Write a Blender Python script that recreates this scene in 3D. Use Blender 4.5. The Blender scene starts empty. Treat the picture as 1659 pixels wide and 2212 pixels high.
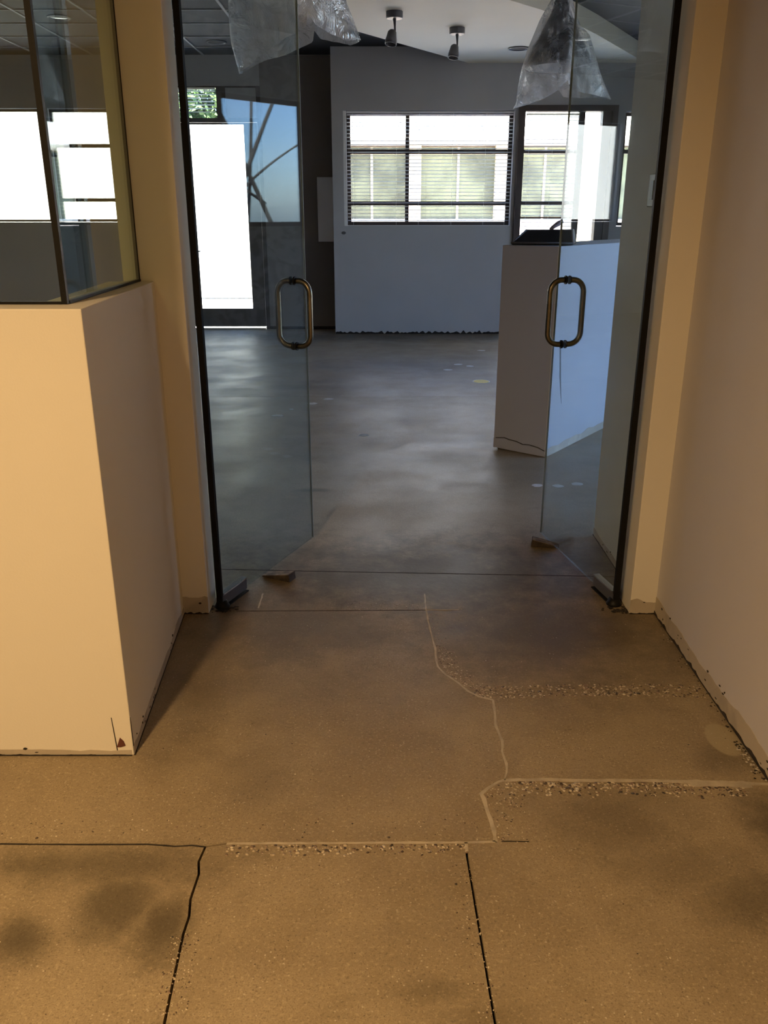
import bpy, bmesh, math, random
from math import sin, cos, pi, radians, sqrt, atan2, hypot
from mathutils import Vector, Matrix, noise
random.seed(7)
C = bpy.context.scene
COL = C.collection

# ---------------------------------------------------------------- camera
FPX = 1790.0
cd = bpy.data.cameras.new('camera'); cam = bpy.data.objects.new('camera', cd); COL.objects.link(cam)
cam.location = (0, 0, 1.5)
cam.rotation_euler = (radians(90 - 19.56), 0, 0)
cd.sensor_fit = 'VERTICAL'; cd.sensor_height = 36.0; cd.lens = 36.0 * FPX / 2212.0
cd.clip_start = 0.05; cd.clip_end = 300
C.camera = cam

# ---------------------------------------------------------------- world, sun, exposure
SKY = 2.1; SUN = 175.0
w = bpy.data.worlds.new('sky'); C.world = w; w.use_nodes = True
nt = w.node_tree; nt.nodes.clear()
sk = nt.nodes.new('ShaderNodeTexSky'); sk.sky_type = 'NISHITA'; sk.sun_disc = False
sk.sun_elevation = radians(50); sk.sun_rotation = radians(205)
bg = nt.nodes.new('ShaderNodeBackground'); bg.inputs[1].default_value = SKY
wo = nt.nodes.new('ShaderNodeOutputWorld')
sk.ozone_density = 2.5
wb = nt.nodes.new('ShaderNodeVectorMath'); wb.operation = 'MULTIPLY'; wb.inputs[1].default_value = (.88, .93, 1.12)   # camera white balance sits between lamp and daylight
nt.links.new(sk.outputs[0], wb.inputs[0]); nt.links.new(wb.outputs[0], bg.inputs[0]); nt.links.new(bg.outputs[0], wo.inputs[0])
sd = bpy.data.lights.new('sun', 'SUN'); sd.energy = SUN; sd.angle = radians(0.6); sd.color = (1, .91, .76)
sun = bpy.data.objects.new('sun', sd); COL.objects.link(sun)
sun.rotation_euler = Vector((-.3, -.57, .77)).to_track_quat('Z', 'Y').to_euler()
C.view_settings.view_transform = 'Standard'; C.view_settings.look = 'None'
C.view_settings.gamma = 1; C.view_settings.use_curve_mapping = False
C.view_settings.exposure = 0.13
cy = C.cycles
cy.use_denoising = True; cy.max_bounces = 10; cy.diffuse_bounces = 6; cy.glossy_bounces = 5
cy.transparent_max_bounces = 24; cy.sample_clamp_indirect = 4; cy.caustics_reflective = False; cy.caustics_refractive = False

def portal(name, loc, size, direction):
    d = bpy.data.lights.new(name, 'AREA'); d.shape = 'RECTANGLE'; d.size, d.size_y = size
    d.cycles.is_portal = True
    o = bpy.data.objects.new(name, d); COL.objects.link(o); o.location = loc
    o.rotation_euler = (-Vector(direction)).to_track_quat('Z', 'Y').to_euler()
portal('portal_right_door', (5.25, 5.125, 1.6), (2.35, 3.2), (-1, 0, 0))
portal('portal_right_window', (5.25, 7.885, 2.1), (1.23, 1.5), (-1, 0, 0))
portal('portal_bay', (.55, 11.72, 2.1), (2.3, 1.5), (0, -1, 0))
portal('portal_back_door', (2.3, 11.72, 1.4), (1.3, 2.8), (0, -1, 0))

# ---------------------------------------------------------------- materials
class NB:
    def __init__(s, name):
        s.m = bpy.data.materials.new(name); s.m.use_nodes = True; s.t = s.m.node_tree; s.t.nodes.clear()
        s.out = s.n('ShaderNodeOutputMaterial')
        s.pos = s.n('ShaderNodeNewGeometry').outputs['Position']
    def n(s, typ, **kw):
        x = s.t.nodes.new(typ)
        for k, v in kw.items(): setattr(x, k, v)
        return x
    def l(s, a, b): s.t.links.new(a, b)
    def put(s, sock, v):
        if hasattr(v, 'is_output'): s.l(v, sock)
        else:
            if isinstance(v, (tuple, list)) and len(v) == 3 and sock.type == 'RGBA': v = (*v, 1)
            sock.default_value = v
    def math(s, op, a, b=0.0, c=None, clamp=False):
        x = s.n('ShaderNodeMath', operation=op); x.use_clamp = clamp
        s.put(x.inputs[0], a); s.put(x.inputs[1], b)
        if c is not None: s.put(x.inputs[2], c)
        return x.outputs[0]
    def noise(s, scale, detail=4, rough=.55, vec=None, stretch=None, dist=0):
        x = s.n('ShaderNodeTexNoise'); x.inputs['Scale'].default_value = scale
        x.inputs['Detail'].default_value = detail; x.inputs['Roughness'].default_value = rough
        x.inputs['Distortion'].default_value = dist
        v = vec or s.pos
        if stretch:
            mp = s.n('ShaderNodeMapping'); mp.inputs['Scale'].default_value = stretch; s.l(v, mp.inputs[0]); v = mp.outputs[0]
        s.l(v, x.inputs['Vector'])
        return x.outputs['Fac']
    def voro(s, scale, feature='F1'):
        x = s.n('ShaderNodeTexVoronoi'); x.inputs['Scale'].default_value = scale; x.feature = feature
        s.l(s.pos, x.inputs['Vector']); return x
    def ramp(s, v, a, b, lo=0.0, hi=1.0):
        x = s.n('ShaderNodeMapRange'); x.interpolation_type = 'SMOOTHSTEP'
        s.put(x.inputs['Value'], v)
        x.inputs['From Min'].default_value = a; x.inputs['From Max'].default_value = b
        x.inputs['To Min'].default_value = lo; x.inputs['To Max'].default_value = hi
        return x.outputs[0]
    def mix(s, f, a, b):
        x = s.n('ShaderNodeMix', data_type='RGBA'); s.put(x.inputs[0], f); s.put(x.inputs[6], a); s.put(x.inputs[7], b)
        return x.outputs[2]
    def bump(s, h, strength=.3, dist=.01):
        x = s.n('ShaderNodeBump'); x.inputs['Strength'].default_value = strength; x.inputs['Distance'].default_value = dist
        s.l(h, x.inputs['Height']); return x.outputs[0]
    def pbr(s, col, rough=.6, metal=0.0, spec=.5, normal=None):
        x = s.n('ShaderNodeBsdfPrincipled')
        s.put(x.inputs['Base Color'], col); s.put(x.inputs['Roughness'], rough); s.put(x.inputs['Metallic'], metal)
        s.put(x.inputs['Specular IOR Level'], spec)
        if normal: s.l(normal, x.inputs['Normal'])
        s.l(x.outputs[0], s.out.inputs[0]); return x

def simple(name, col, rough=.6, metal=0.0, spec=.5, var=.12, scale=6.0, bump=0.0, bscale=80.0):
    b = NB(name); n = b.noise(scale)
    c2 = tuple(c * (1 - var * 2) for c in col)
    c = b.mix(b.ramp(n, .35, .7), col, c2)
    nm = b.bump(b.noise(bscale, 3), bump, .004) if bump else None
    b.pbr(c, rough, metal, spec, nm); return b.m

def paint(name, col, mott=.05, scuff=.25, splotch=0.0):
    b = NB(name)
    c = b.mix(b.ramp(b.noise(1.3, 3), .3, .7), col, tuple(x * (1 - mott) for x in col))
    sc = b.ramp(b.noise(3.1, 8, .75, dist=.6), .66, .8, 0, scuff)
    c = b.mix(sc, c, tuple(x * .72 for x in col))
    if splotch:
        s1 = b.ramp(b.noise(4.5, 5, .6, dist=1.0), .45, .6, 0, splotch)
        c = b.mix(s1, c, tuple(x * .35 for x in col))
    b.pbr(c, .62, 0, .3, b.bump(b.noise(160, 3), .12, .003)); return b.m

M = {}
M['cream'] = paint('cream_wall_paint', (.76, .715, .63), .04, .12)
M['mauve'] = paint('mauve_grey_wall_paint', (.60, .575, .60), .05, .10)
M['pale'] = paint('pale_wall_paint', (.70, .69, .67), .05, .12)
M['grey'] = paint('grey_wall_paint', (.47, .465, .47), .06, .15)
M['recess'] = paint('dark_taupe_paint', (.20, .175, .16), .08, .1)
M['mottled'] = paint('skim_coated_wall', (.55, .56, .55), .1, .3, .8)
M['white'] = simple('white_paint', (.82, .81, .78), .5, var=.03)
M['soffit'] = paint('soffit_plaster', (.90, .84, .68), .03, .08)
M['darkceil'] = simple('charcoal_ceiling', (.013, .012, .012), .8, var=.1)
M['bar'] = simple('ceiling_bar_paint', (.34, .33, .32), .6, var=.05)
M['scar'] = paint('bare_plaster', (.56, .49, .40), .25, .4, .3)
M['island'] = paint('island_grey_white_paint', (.47, .49, .55), .05, .15)
M['gap'] = simple('dark_gap_grime', (.03, .022, .016), .95, var=.3, scale=30)
M['black'] = simple('black_seal', (.006, .006, .006), .5, spec=.2, var=.05)
M['bronze'] = simple('dark_bronze_frame', (.045, .028, .022), .45, .2, var=.1)
M['blackplastic'] = simple('black_plastic', (.012, .012, .014), .38, var=.1)
M['steel'] = simple('brushed_steel', (.42, .39, .35), .26, 1.0, var=.1, scale=20)
M['pull'] = simple('aged_nickel_pull', (.19, .165, .12), .3, 1.0, var=.12, scale=20)
def slat_mat():
    b = NB('white_translucent_slat'); d = b.n('ShaderNodeBsdfDiffuse'); d.inputs[0].default_value = (.85, .84, .80, 1)
    t = b.n('ShaderNodeBsdfTranslucent'); t.inputs[0].default_value = (.80, .78, .70, 1)
    m = b.n('ShaderNodeMixShader'); m.inputs[0].default_value = .3; b.l(d.outputs[0], m.inputs[1]); b.l(t.outputs[0], m.inputs[2]); b.l(m.outputs[0], b.out.inputs[0]); return b.m
M['slat'] = slat_mat()
M['fixture'] = simple('grey_fixture', (.09, .09, .10), .45, .1, var=.05)
M['chrome'] = simple('polished_reflector', (.85, .85, .86), .12, 1.0, var=.03)
M['shade'] = simple('black_enamel_shade', (.012, .012, .016), .22, var=.1)
M['shadein'] = simple('white_enamel_inside', (.85, .84, .80), .4, var=.03)
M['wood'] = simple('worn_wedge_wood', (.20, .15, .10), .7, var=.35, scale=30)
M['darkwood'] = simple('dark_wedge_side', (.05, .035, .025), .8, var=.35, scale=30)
M['filler'] = simple('joint_filler', (.46, .39, .29), .6, var=.15, scale=20)
M['oldsticker'] = simple('adhesive_residue', (.62, .60, .56), .6, var=.1, scale=30)
M['yellow'] = simple('yellow_sticker', (.75, .58, .06), .5, var=.08)
M['rustchip'] = simple('exposed_reddish_board', (.12, .035, .02), .8, var=.2, scale=40)
M['plate'] = simple('almond_plate', (.22, .18, .12), .45, var=.05)
M['handlegrey'] = simple('mauve_grey_plastic', (.30, .27, .31), .4, var=.05)
M['stucco'] = simple('white_stucco', (.85, .83, .78), .8, var=.05)
M['beige'] = simple('beige_stucco', (.70, .58, .42), .8, var=.05)
M['pink'] = simple('pinkish_wall', (.72, .56, .44), .8, var=.06)
M['outground'] = simple('pale_paving', (.78, .75, .69), .8, var=.08)
M['unseen_ground'] = simple('darkened_ground', (.07, .07, .075), .8, var=.1)  # unseen ground made dark so it sends no warm bounce indoors
M['gardenwall'] = simple('garden_wall_render', (.20, .20, .20), .85, var=.05)
M['railbrown'] = simple('brown_rail', (.16, .07, .03), .6, var=.1)
M['leaf'] = simple('foliage', (.035, .08, .018), .6, var=.3, scale=4)
M['bark'] = simple('bark', (.035, .03, .028), .9, var=.2, scale=10)

def glass_mat(name, tint, refl=1.0, f0=.045, dirt=0.03):
    b = NB(name)
    g = b.n('ShaderNodeNewGeometry')
    dp = b.n('ShaderNodeVectorMath', operation='DOT_PRODUCT'); b.l(g.outputs['Normal'], dp.inputs[0]); b.l(g.outputs['Incoming'], dp.inputs[1])
    c = b.math('ABSOLUTE', dp.outputs['Value'])
    p = b.math('POWER', b.math('SUBTRACT', 1.0, c, clamp=True), 5.0)
    F = b.math('MULTIPLY', b.math('MULTIPLY_ADD', p, 1 - f0, f0), refl, clamp=True)
    tr = b.n('ShaderNodeBsdfTransparent'); tr.inputs[0].default_value = (*tint, 1)
    gl = b.n('ShaderNodeBsdfGlossy'); gl.inputs['Roughness'].default_value = 0.0; gl.inputs[0].default_value = (.95, 1, 1, 1)
    mx = b.n('ShaderNodeMixShader'); b.l(F, mx.inputs[0]); b.l(tr.outputs[0], mx.inputs[1]); b.l(gl.outputs[0], mx.inputs[2])
    last = mx.outputs[0]
    if dirt:
        df = b.n('ShaderNodeBsdfDiffuse'); df.inputs[0].default_value = (.62, .68, .70, 1)
        m2 = b.n('ShaderNodeMixShader')
        b.l(b.ramp(b.noise(5, 6, .7, dist=.8), .3, .8, dirt * .5, dirt * 1.6), m2.inputs[0])
        b.l(last, m2.inputs[1]); b.l(df.outputs[0], m2.inputs[2]); last = m2.outputs[0]
    b.l(last, b.out.inputs[0]); return b.m
M['glass'] = glass_mat('door_glass', (.90, .94, .935), 1.0, .045, .02)
M['winglass'] = glass_mat('window_glass', (.96, .97, .96), 1.0, .04, 0)
M['partglass'] = glass_mat('partition_glass', (.82, .87, .82), 1.0, .045, .012)
M['dimglass'] = glass_mat('dimming_glass', (.46, .50, .53), 1.0, .04, 0)  # dark tint added so the window mirrors dimmer in the door leaf
M['glassedge'] = simple('green_glass_edge', (.36, .42, .39), .2, var=.05)
M['farglass'] = simple('far_window_glass', (.07, .08, .055), .3, 0, .4, var=.3, scale=1.5)

def plastic_mat():
    b = NB('clear_plastic_film')
    nm = b.bump(b.noise(7, 5, .65, dist=1.2), 1.0, .05)
    tr = b.n('ShaderNodeBsdfTransparent'); tr.inputs[0].default_value = (.93, .94, .95, 1)
    df = b.n('ShaderNodeBsdfDiffuse'); df.inputs[0].default_value = (.80, .82, .86, 1)
    tl = b.n('ShaderNodeBsdfTranslucent'); tl.inputs[0].default_value = (.85, .87, .90, 1)
    gl = b.n('ShaderNodeBsdfGlossy'); gl.inputs['Roughness'].default_value = .10; gl.inputs[0].default_value = (1, 1, 1, 1)
    b.l(nm, gl.inputs['Normal']); b.l(nm, df.inputs['Normal'])
    a = b.n('ShaderNodeMixShader'); a.inputs[0].default_value = .5; b.l(df.outputs[0], a.inputs[1]); b.l(tl.outputs[0], a.inputs[2])
    c = b.n('ShaderNodeMixShader'); b.l(b.ramp(b.noise(3, 5, .6), .3, .7, .26, .50), c.inputs[0]); b.l(tr.outputs[0], c.inputs[1]); b.l(a.outputs[0], c.inputs[2])
    lw = b.n('ShaderNodeLayerWeight'); lw.inputs[0].default_value = .3; b.l(nm, lw.inputs['Normal'])
    f = b.math('MULTIPLY_ADD', lw.outputs['Facing'], .45, .10)
    d = b.n('ShaderNodeMixShader'); b.l(f, d.inputs[0]); b.l(c.outputs[0], d.inputs[1]); b.l(gl.outputs[0], d.inputs[2])
    b.l(d.outputs[0], b.out.inputs[0]); return b.m
M['film'] = plastic_mat()

STAINS_SHADE = [  # x, y, radius x, radius y, strength: traffic stains, plus shade painted in near the doors and back wall
    (-.62, 1.50, .10, .10, .75), (-.50, 1.44, .07, .09, .8), (-.80, 1.40, .08, .07, .8), (-.70, 1.63, .35, .07, .65),
    (.62, 1.80, .20, .14, .45), (.86, 1.52, .14, .10, .6), (1.02, 1.78, .10, .12, .75), (.75, 1.62, .22, .10, .35),
    (.10, 1.28, .08, .03, .35), (.20, 1.22, .10, .03, .3), (.48, 3.02, .10, .07, .8), (.75, 2.75, .22, .16, .5),
    (.48, 2.78, .20, .10, .45), (-.45, 2.85, .25, .22, .4), (-.62, 2.45, .12, .35, .45), (.0, 2.35, .28, .22, .12),
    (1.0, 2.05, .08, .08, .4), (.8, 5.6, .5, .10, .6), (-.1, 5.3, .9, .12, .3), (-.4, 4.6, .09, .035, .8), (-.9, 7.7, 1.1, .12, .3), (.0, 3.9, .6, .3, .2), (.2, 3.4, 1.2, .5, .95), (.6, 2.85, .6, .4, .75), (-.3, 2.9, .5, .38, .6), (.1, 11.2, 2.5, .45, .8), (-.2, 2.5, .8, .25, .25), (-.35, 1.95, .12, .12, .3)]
def floor_mat():
    b = NB('ground_concrete')
    base = b.mix(b.ramp(b.noise(.9, 5, .6), .3, .7), (.315, .247, .158), (.225, .172, .106))
    base = b.mix(b.ramp(b.noise(2.6, 6, .65, dist=.5), .38, .68, 0, .6), base, (.37, .295, .19))
    base = b.mix(b.ramp(b.noise(5.5, 7, .7, dist=.8), .45, .72, 0, .55), base, (.20, .155, .095))
    base = b.mix(b.ramp(b.noise(1.7, 3, .5, stretch=(.35, 1.6, 1)), .52, .75, 0, .5), base, (.19, .145, .10))
    base = b.mix(b.ramp(b.noise(300, 2, .5), .35, .75, 0, .6), base, (.20, .155, .10))
    base = b.mix(b.ramp(b.noise(110, 3, .7), .5, .72, 0, .55), base, (.46, .37, .24))
    base = b.mix(b.ramp(b.noise(150, 3, .7, dist=.5), .52, .70, 0, .6), base, (.13, .095, .06))
    v = b.voro(95); d = b.math('LESS_THAN', v.outputs['Distance'], .20)
    sp = b.math('MULTIPLY', d, b.ramp(b.noise(6, 3), .40, .68, .1, .9))
    sep = b.n('ShaderNodeSeparateColor'); b.l(v.outputs['Color'], sep.inputs[0])
    spc = b.mix(b.math('GREATER_THAN', sep.outputs[0], .6), (.14, .10, .07), (.55, .47, .36))
    base = b.mix(b.math('MULTIPLY', sp, .8), base, spc)
    x = b.n('ShaderNodeSeparateXYZ'); b.l(b.pos, x.inputs[0])
    wob = b.math('MULTIPLY', b.math('SUBTRACT', b.noise(7, 7, .75), .5), 2.2)
    tot = None
    for (sx, sy, rx, ry, st) in STAINS_SHADE:
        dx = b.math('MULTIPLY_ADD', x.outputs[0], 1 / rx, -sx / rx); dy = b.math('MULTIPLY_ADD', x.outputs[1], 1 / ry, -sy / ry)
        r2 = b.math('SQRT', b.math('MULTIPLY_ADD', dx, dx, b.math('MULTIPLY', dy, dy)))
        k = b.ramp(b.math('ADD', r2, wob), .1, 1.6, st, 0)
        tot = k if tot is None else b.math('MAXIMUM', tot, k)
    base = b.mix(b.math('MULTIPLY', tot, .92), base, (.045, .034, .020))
    # smooth lighter repair dab beside the right wall
    dx = b.math('MULTIPLY_ADD', x.outputs[0], 1 / .05, -1.035 / .05); dy = b.math('MULTIPLY_ADD', x.outputs[1], 1 / .085, -2.15 / .085)
    r2 = b.math('SQRT', b.math('MULTIPLY_ADD', dx, dx, b.math('MULTIPLY', dy, dy)))
    base = b.mix(b.ramp(r2, .9, 1.05, .7, 0), base, (.37, .31, .20))
    hn = b.math('ADD', b.noise(45, 4, .6), b.math('MULTIPLY', b.noise(250, 2), .35))
    rg = b.ramp(b.noise(2.2, 4, .6), .3, .7, .38, .52)
    b.pbr(base, rg, 0, .32, b.bump(hn, .22, .004)); return b.m
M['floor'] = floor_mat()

def pebble_mat():
    b = NB('exposed_pebbles'); g = b.n('ShaderNodeNewGeometry')
    r = b.n('ShaderNodeValToRGB'); b.l(g.outputs['Random Per Island'], r.inputs[0])
    cr = r.color_ramp; cr.interpolation = 'CONSTANT'
    cols = [(0, (.07, .045, .03)), (.25, (.42, .34, .24)), (.5, (.20, .13, .09)), (.62, (.56, .48, .36)), (.8, (.28, .21, .15)), (.93, (.04, .03, .025))]
    cr.elements[0].color = (*cols[0][1], 1); cr.elements[0].position = 0
    cr.elements[1].position = cols[1][0]; cr.elements[1].color = (*cols[1][1], 1)
    for p, c in cols[2:]:
        e = cr.elements.new(p); e.color = (*c, 1)
    b.pbr(r.outputs[0], .5); return b.m
M['pebble'] = pebble_mat()

def lens_mat():
    b = NB('lit_lamp_lens'); e = b.n('ShaderNodeEmission'); e.inputs[0].default_value = (1, .72, .42, 1); e.inputs[1].default_value = 12
    b.l(e.outputs[0], b.out.inputs[0]); return b.m
M['lens'] = lens_mat()

# ---------------------------------------------------------------- mesh helpers
class MB:
    def __init__(s): s.v = []; s.f = []; s.sm = False
    def add(s, vs, fs):
        k = len(s.v); s.v += [tuple(v) for v in vs]; s.f += [tuple(i + k for i in f) for f in fs]; return s
    def box(s, x0, x1, y0, y1, z0, z1, M_=None):
        vs = [(x, y, z) for x in (x0, x1) for y in (y0, y1) for z in (z0, z1)]
        if M_: vs = [M_ @ Vector(v) for v in vs]
        return s.add(vs, [(0, 1, 3, 2), (4, 6, 7, 5), (0, 4, 5, 1), (2, 3, 7, 6), (0, 2, 6, 4), (1, 5, 7, 3)])
    def prism(s, pts, z0, z1):
        a = sum(pts[i][0] * pts[(i + 1) % len(pts)][1] - pts[(i + 1) % len(pts)][0] * pts[i][1] for i in range(len(pts)))
        if a < 0: pts = pts[::-1]
        n = len(pts)
        vs = [(p[0], p[1], z0) for p in pts] + [(p[0], p[1], z1) for p in pts]
        return s.add(vs, [tuple(range(n))[::-1], tuple(range(n, 2 * n))] + [(i, (i + 1) % n, n + (i + 1) % n, n + i) for i in range(n)])
    def vprism(s, pts, o, u, n, t):
        """outline pts=(along, z) on a vertical plane through o along u, pushed out t along n"""
        k = len(pts); o = Vector(o); u = Vector(u); n = Vector(n)
        fr = [o + u * a + Vector((0, 0, z)) + n * t for a, z in pts]; bk = [o + u * a + Vector((0, 0, z)) for a, z in pts]
        return s.add(fr + bk, [tuple(range(k)), tuple(range(k, 2 * k))[::-1]] + [(i, k + i, k + (i + 1) % k, (i + 1) % k) for i in range(k)])
    def tube(s, pts, r, n=12, closed=False):
        pts = [Vector(p) for p in pts]; N = len(pts); base = len(s.v); up = None
        for i, p in enumerate(pts):
            a = pts[(i - 1) % N] if (closed or i > 0) else p; c = pts[(i + 1) % N] if (closed or i < N - 1) else p
            t = (c - a).normalized()
            if up is None:
                up = t.orthogonal().normalized()
            up = (up - t * up.dot(t)).normalized(); sd_ = t.cross(up)
            rr = r[i] if isinstance(r, (list, tuple)) else r
            for k in range(n):
                q = 2 * pi * k / n; s.v.append(tuple(p + up * cos(q) * rr + sd_ * sin(q) * rr))
        for i in range(N if closed else N - 1):
            for k in range(n):
                a = base + i * n + k; b_ = base + i * n + (k + 1) % n; c = base + ((i + 1) % N) * n
                s.f.append((a, b_, c + (k + 1) % n, c + k))
        if not closed:
            s.f.append(tuple(base + k for k in range(n))[::-1]); s.f.append(tuple(base + (N - 1) * n + k for k in range(n)))
        return s
    def lathe(s, prof, c=(0, 0, 0), n=32):
        base = len(s.v)
        for r, z in prof:
            for k in range(n):
                q = 2 * pi * k / n; s.v.append((c[0] + r * cos(q), c[1] + r * sin(q), c[2] + z))
        for i in range(len(prof) - 1):
            for k in range(n):
                s.f.append((base + i * n + k, base + i * n + (k + 1) % n, base + (i + 1) * n + (k + 1) % n, base + (i + 1) * n + k))
        return s
    def build(s, name, mat, parent=None, smooth=False, bevel=0.0, loc=None, edge=None):
        me = bpy.data.meshes.new(name); me.from_pydata(s.v, [], s.f); me.update()
        bm = bmesh.new(); bm.from_mesh(me); bmesh.ops.recalc_face_normals(bm, faces=bm.faces)
        bm.to_mesh(me); bm.free()
        me.materials.append(M[mat] if isinstance(mat, str) else mat)
        if smooth:
            for p in me.polygons: p.use_smooth = True
        o = bpy.data.objects.new(name, me); COL.objects.link(o)
        if parent: o.parent = parent; o.matrix_parent_inverse = parent.matrix_basis.inverted()
        if loc: o.location = loc
        if bevel:
            b = o.modifiers.new('bevel', 'BEVEL'); b.width = bevel; b.segments = 2; b.limit_method = 'ANGLE'
        return o

def tag(o, label=None, cat=None, group=None, kind=None):
    if label: o['label'] = label
    if cat: o['category'] = cat
    if group: o['group'] = group
    if kind: o['kind'] = kind
    return o
def empty(name, loc=(0, 0, 0), rz=0):
    o = bpy.data.objects.new(name, None); COL.objects.link(o); o.location = loc; o.rotation_euler = (0, 0, rz); o.empty_display_size = .1
    return o
def struct(o, label, cat='wall'): return tag(o, label, cat, kind='structure')

def wall_box_holes(axis, c0, c1, a0, a1, z0, z1, holes):
    """wall slab: axis 'y' -> thickness c0..c1 in y, runs a0..a1 in x.  holes: (h0,h1,zb,zt)"""
    mb = MB()
    def bx(p, q, r, t):
        if q - p > 1e-4 and t - r > 1e-4:
            if axis == 'y': mb.box(p, q, c0, c1, r, t)
            else: mb.box(c0, c1, p, q, r, t)
    cur = a0
    for h0, h1, zb, zt in sorted(holes):
        bx(cur, h0, z0, z1); bx(h0, h1, z0, zb); bx(h0, h1, zt, z1); cur = h1
    bx(cur, a1, z0, z1)
    return mb

def ragged(parent, p0, p1, n, hmin=.045, hmax=.075, chip=True, seed=0, scar='scar', gaph=.012, out=.0):
    """torn plaster strip where a baseboard was pulled off, with a dark ragged gap at the floor"""
    p0 = Vector((*p0, 0)); p1 = Vector((*p1, 0)); u = (p1 - p0); L = u.length; u.normalize(); n = Vector((*n, 0)).normalized()
    o = p0 + n * out
    N = max(8, int(L / .03)); rs = random.Random(seed)
    top = [(L * i / N, hmin + (hmax - hmin) * (.5 + .5 * noise.noise(Vector((i * .21, seed * 3.1, 0)))) + rs.uniform(-.003, .003)) for i in range(N + 1)]
    pts = [(0, .004)] + [(L, .004)] + top[::-1]
    MB().vprism(pts, o, u, n, .0015).build('plaster_scar', scar, parent)
    g = [(L * i / (N * 2), max(.002, gaph * (.55 + .9 * noise.noise(Vector((i * .35, seed * 1.7 + 9, 0)))) + rs.uniform(-.002, .003))) for i in range(N * 2 + 1)]
    MB().vprism([(0, 0.0005), (L, 0.0005)] + g[::-1], o, u, n, .0035).build('floor_gap', 'gap', parent)
    if chip:
        mb = MB()
        for k in range(int(L * 14)):
            a = rs.uniform(.01, L - .03); z = rs.uniform(.006, hmax * .9); w_ = rs.uniform(.004, .016); h_ = rs.uniform(.002, .007)
            q = [(a, z), (a + w_ * .6, z - h_ * .4), (a + w_, z + h_ * .5), (a + w_ * .5, z + h_), (a + .1 * w_, z + h_ * .7)]
            mb.vprism(q, o, u, n, .0022)
        ob = mb.build('paint_chips', 'gap', parent); ob['kind'] = 'stuff'

# ---------------------------------------------------------------- floor: slabs with open joints over a dark bed
floor = MB().box(-8, 6, -3.8, 12.6, -.12, -.02).build('floor', 'gap'); struct(floor, 'ground concrete floor cut into slabs by saw joints', 'floor')
J1a = [(-8, 1.702), (-.976, 1.702), (-.75, 1.700), (-.60, 1.701), (-.53, 1.694), (-.487, 1.697), (-.452, 1.692)]
J1b = [(-.40, 1.703), (-.153, 1.705), (.21, 1.707), (.284, 1.71)]
J2 = [(-.452, 1.692), (-.458, 1.64), (-.449, 1.60), (-.452, 1.52), (-.444, 1.47), (-.446, 1.42), (-.441, 1.33), (-.434, 1.203), (-.36, -.5), (-.3, -3.8)]
J3 = [(.21, 1.707), (.207, 1.666), (.22, 1.203), (.34, -3.8)]
F1a = [(.284, 1.71), (.286, 1.75), (.282, 1.793), (.276, 1.84), (.273, 1.877), (.269, 1.896), (.29, 1.92), (.32, 1.946), (.341, 1.956)]
F1b = [(.341, 1.956), (.45, 1.958), (.56, 1.953), (.68, 1.955), (.82, 1.950), (1.004, 1.942), (1.3, 1.926)]
F2a = [(.341, 1.956), (.352, 1.99), (.357, 2.03), (.352, 2.09), (.360, 2.143), (.350, 2.22), (.357, 2.30), (.36, 2.369)]
F2b = [(.36, 2.369), (.316, 2.389), (.285, 2.42), (.254, 2.476), (.215, 2.53), (.19, 2.585), (.187, 2.65), (.189, 2.719), (.180, 2.83), (.175, 2.943), (.17, 3.033)]
F3 = [(.36, 2.369), (.573, 2.385), (.883, 2.389), (1.3, 2.379)]
J4 = [(-8, 3.02), (-.598, 3.025), (.17, 3.033)]
J5 = [(-8, 3.47), (-.776, 3.45), (-.406, 3.43), (.946, 3.369), (6, 3.30)]
polys = [
    [(-8, -3.8)] + J1a + J2[1:],
    [J2[0]] + J1b[:3] + J3[1:] + J2[::-1][:-1],
    J3[::-1][:-1] + [(.21, 1.707)] + F1a[:1] + F1a[1:] + F1b[1:] + [(1.3, -3.8)],
    F2a + F3[1:] + F1b[::-1][:-1],
    J1a + J1b + F1a[1:] + F2a[1:] + F2b[1:] + J4[::-1][1:],
    F2b[::-1] + F3[1:] + [(1.3, 3.352)] + [(.946, 3.369), (-.406, 3.43), (-.776, 3.45), (-8, 3.47)] + J4[:-1],
    J5[:4] + [(1.3, 3.352), (6, 3.30)] + [(6, 7.281), (-8, 7.281)],
    [(-8, 7.281), (6, 7.281), (6, 12.6), (-8, 12.6)],
]
def slab(pts, gap=.003):
    bm = bmesh.new(); vs = [bm.verts.new((x, y, 0)) for x, y in pts]; f = bm.faces.new(vs)
    bm.normal_update()
    if f.normal.z < 0: f.normal_flip()
    r = bmesh.ops.inset_individual(bm, faces=[f], thickness=gap, use_even_offset=True)
    inner = f
    bmesh.ops.delete(bm, geom=[q for q in bm.faces if q is not inner], context='FACES')
    e = bmesh.ops.extrude_face_region(bm, geom=[inner])
    bmesh.ops.translate(bm, verts=[v for v in e['geom'] if isinstance(v, bmesh.types.BMVert)], vec=(0, 0, -.025))
    bmesh.ops.recalc_face_normals(bm, faces=bm.faces)
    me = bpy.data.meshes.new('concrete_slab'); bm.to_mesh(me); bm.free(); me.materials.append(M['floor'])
    o = bpy.data.objects.new('concrete_slab', me); COL.objects.link(o); o.parent = floor
for p in polys: slab(p)

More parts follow.
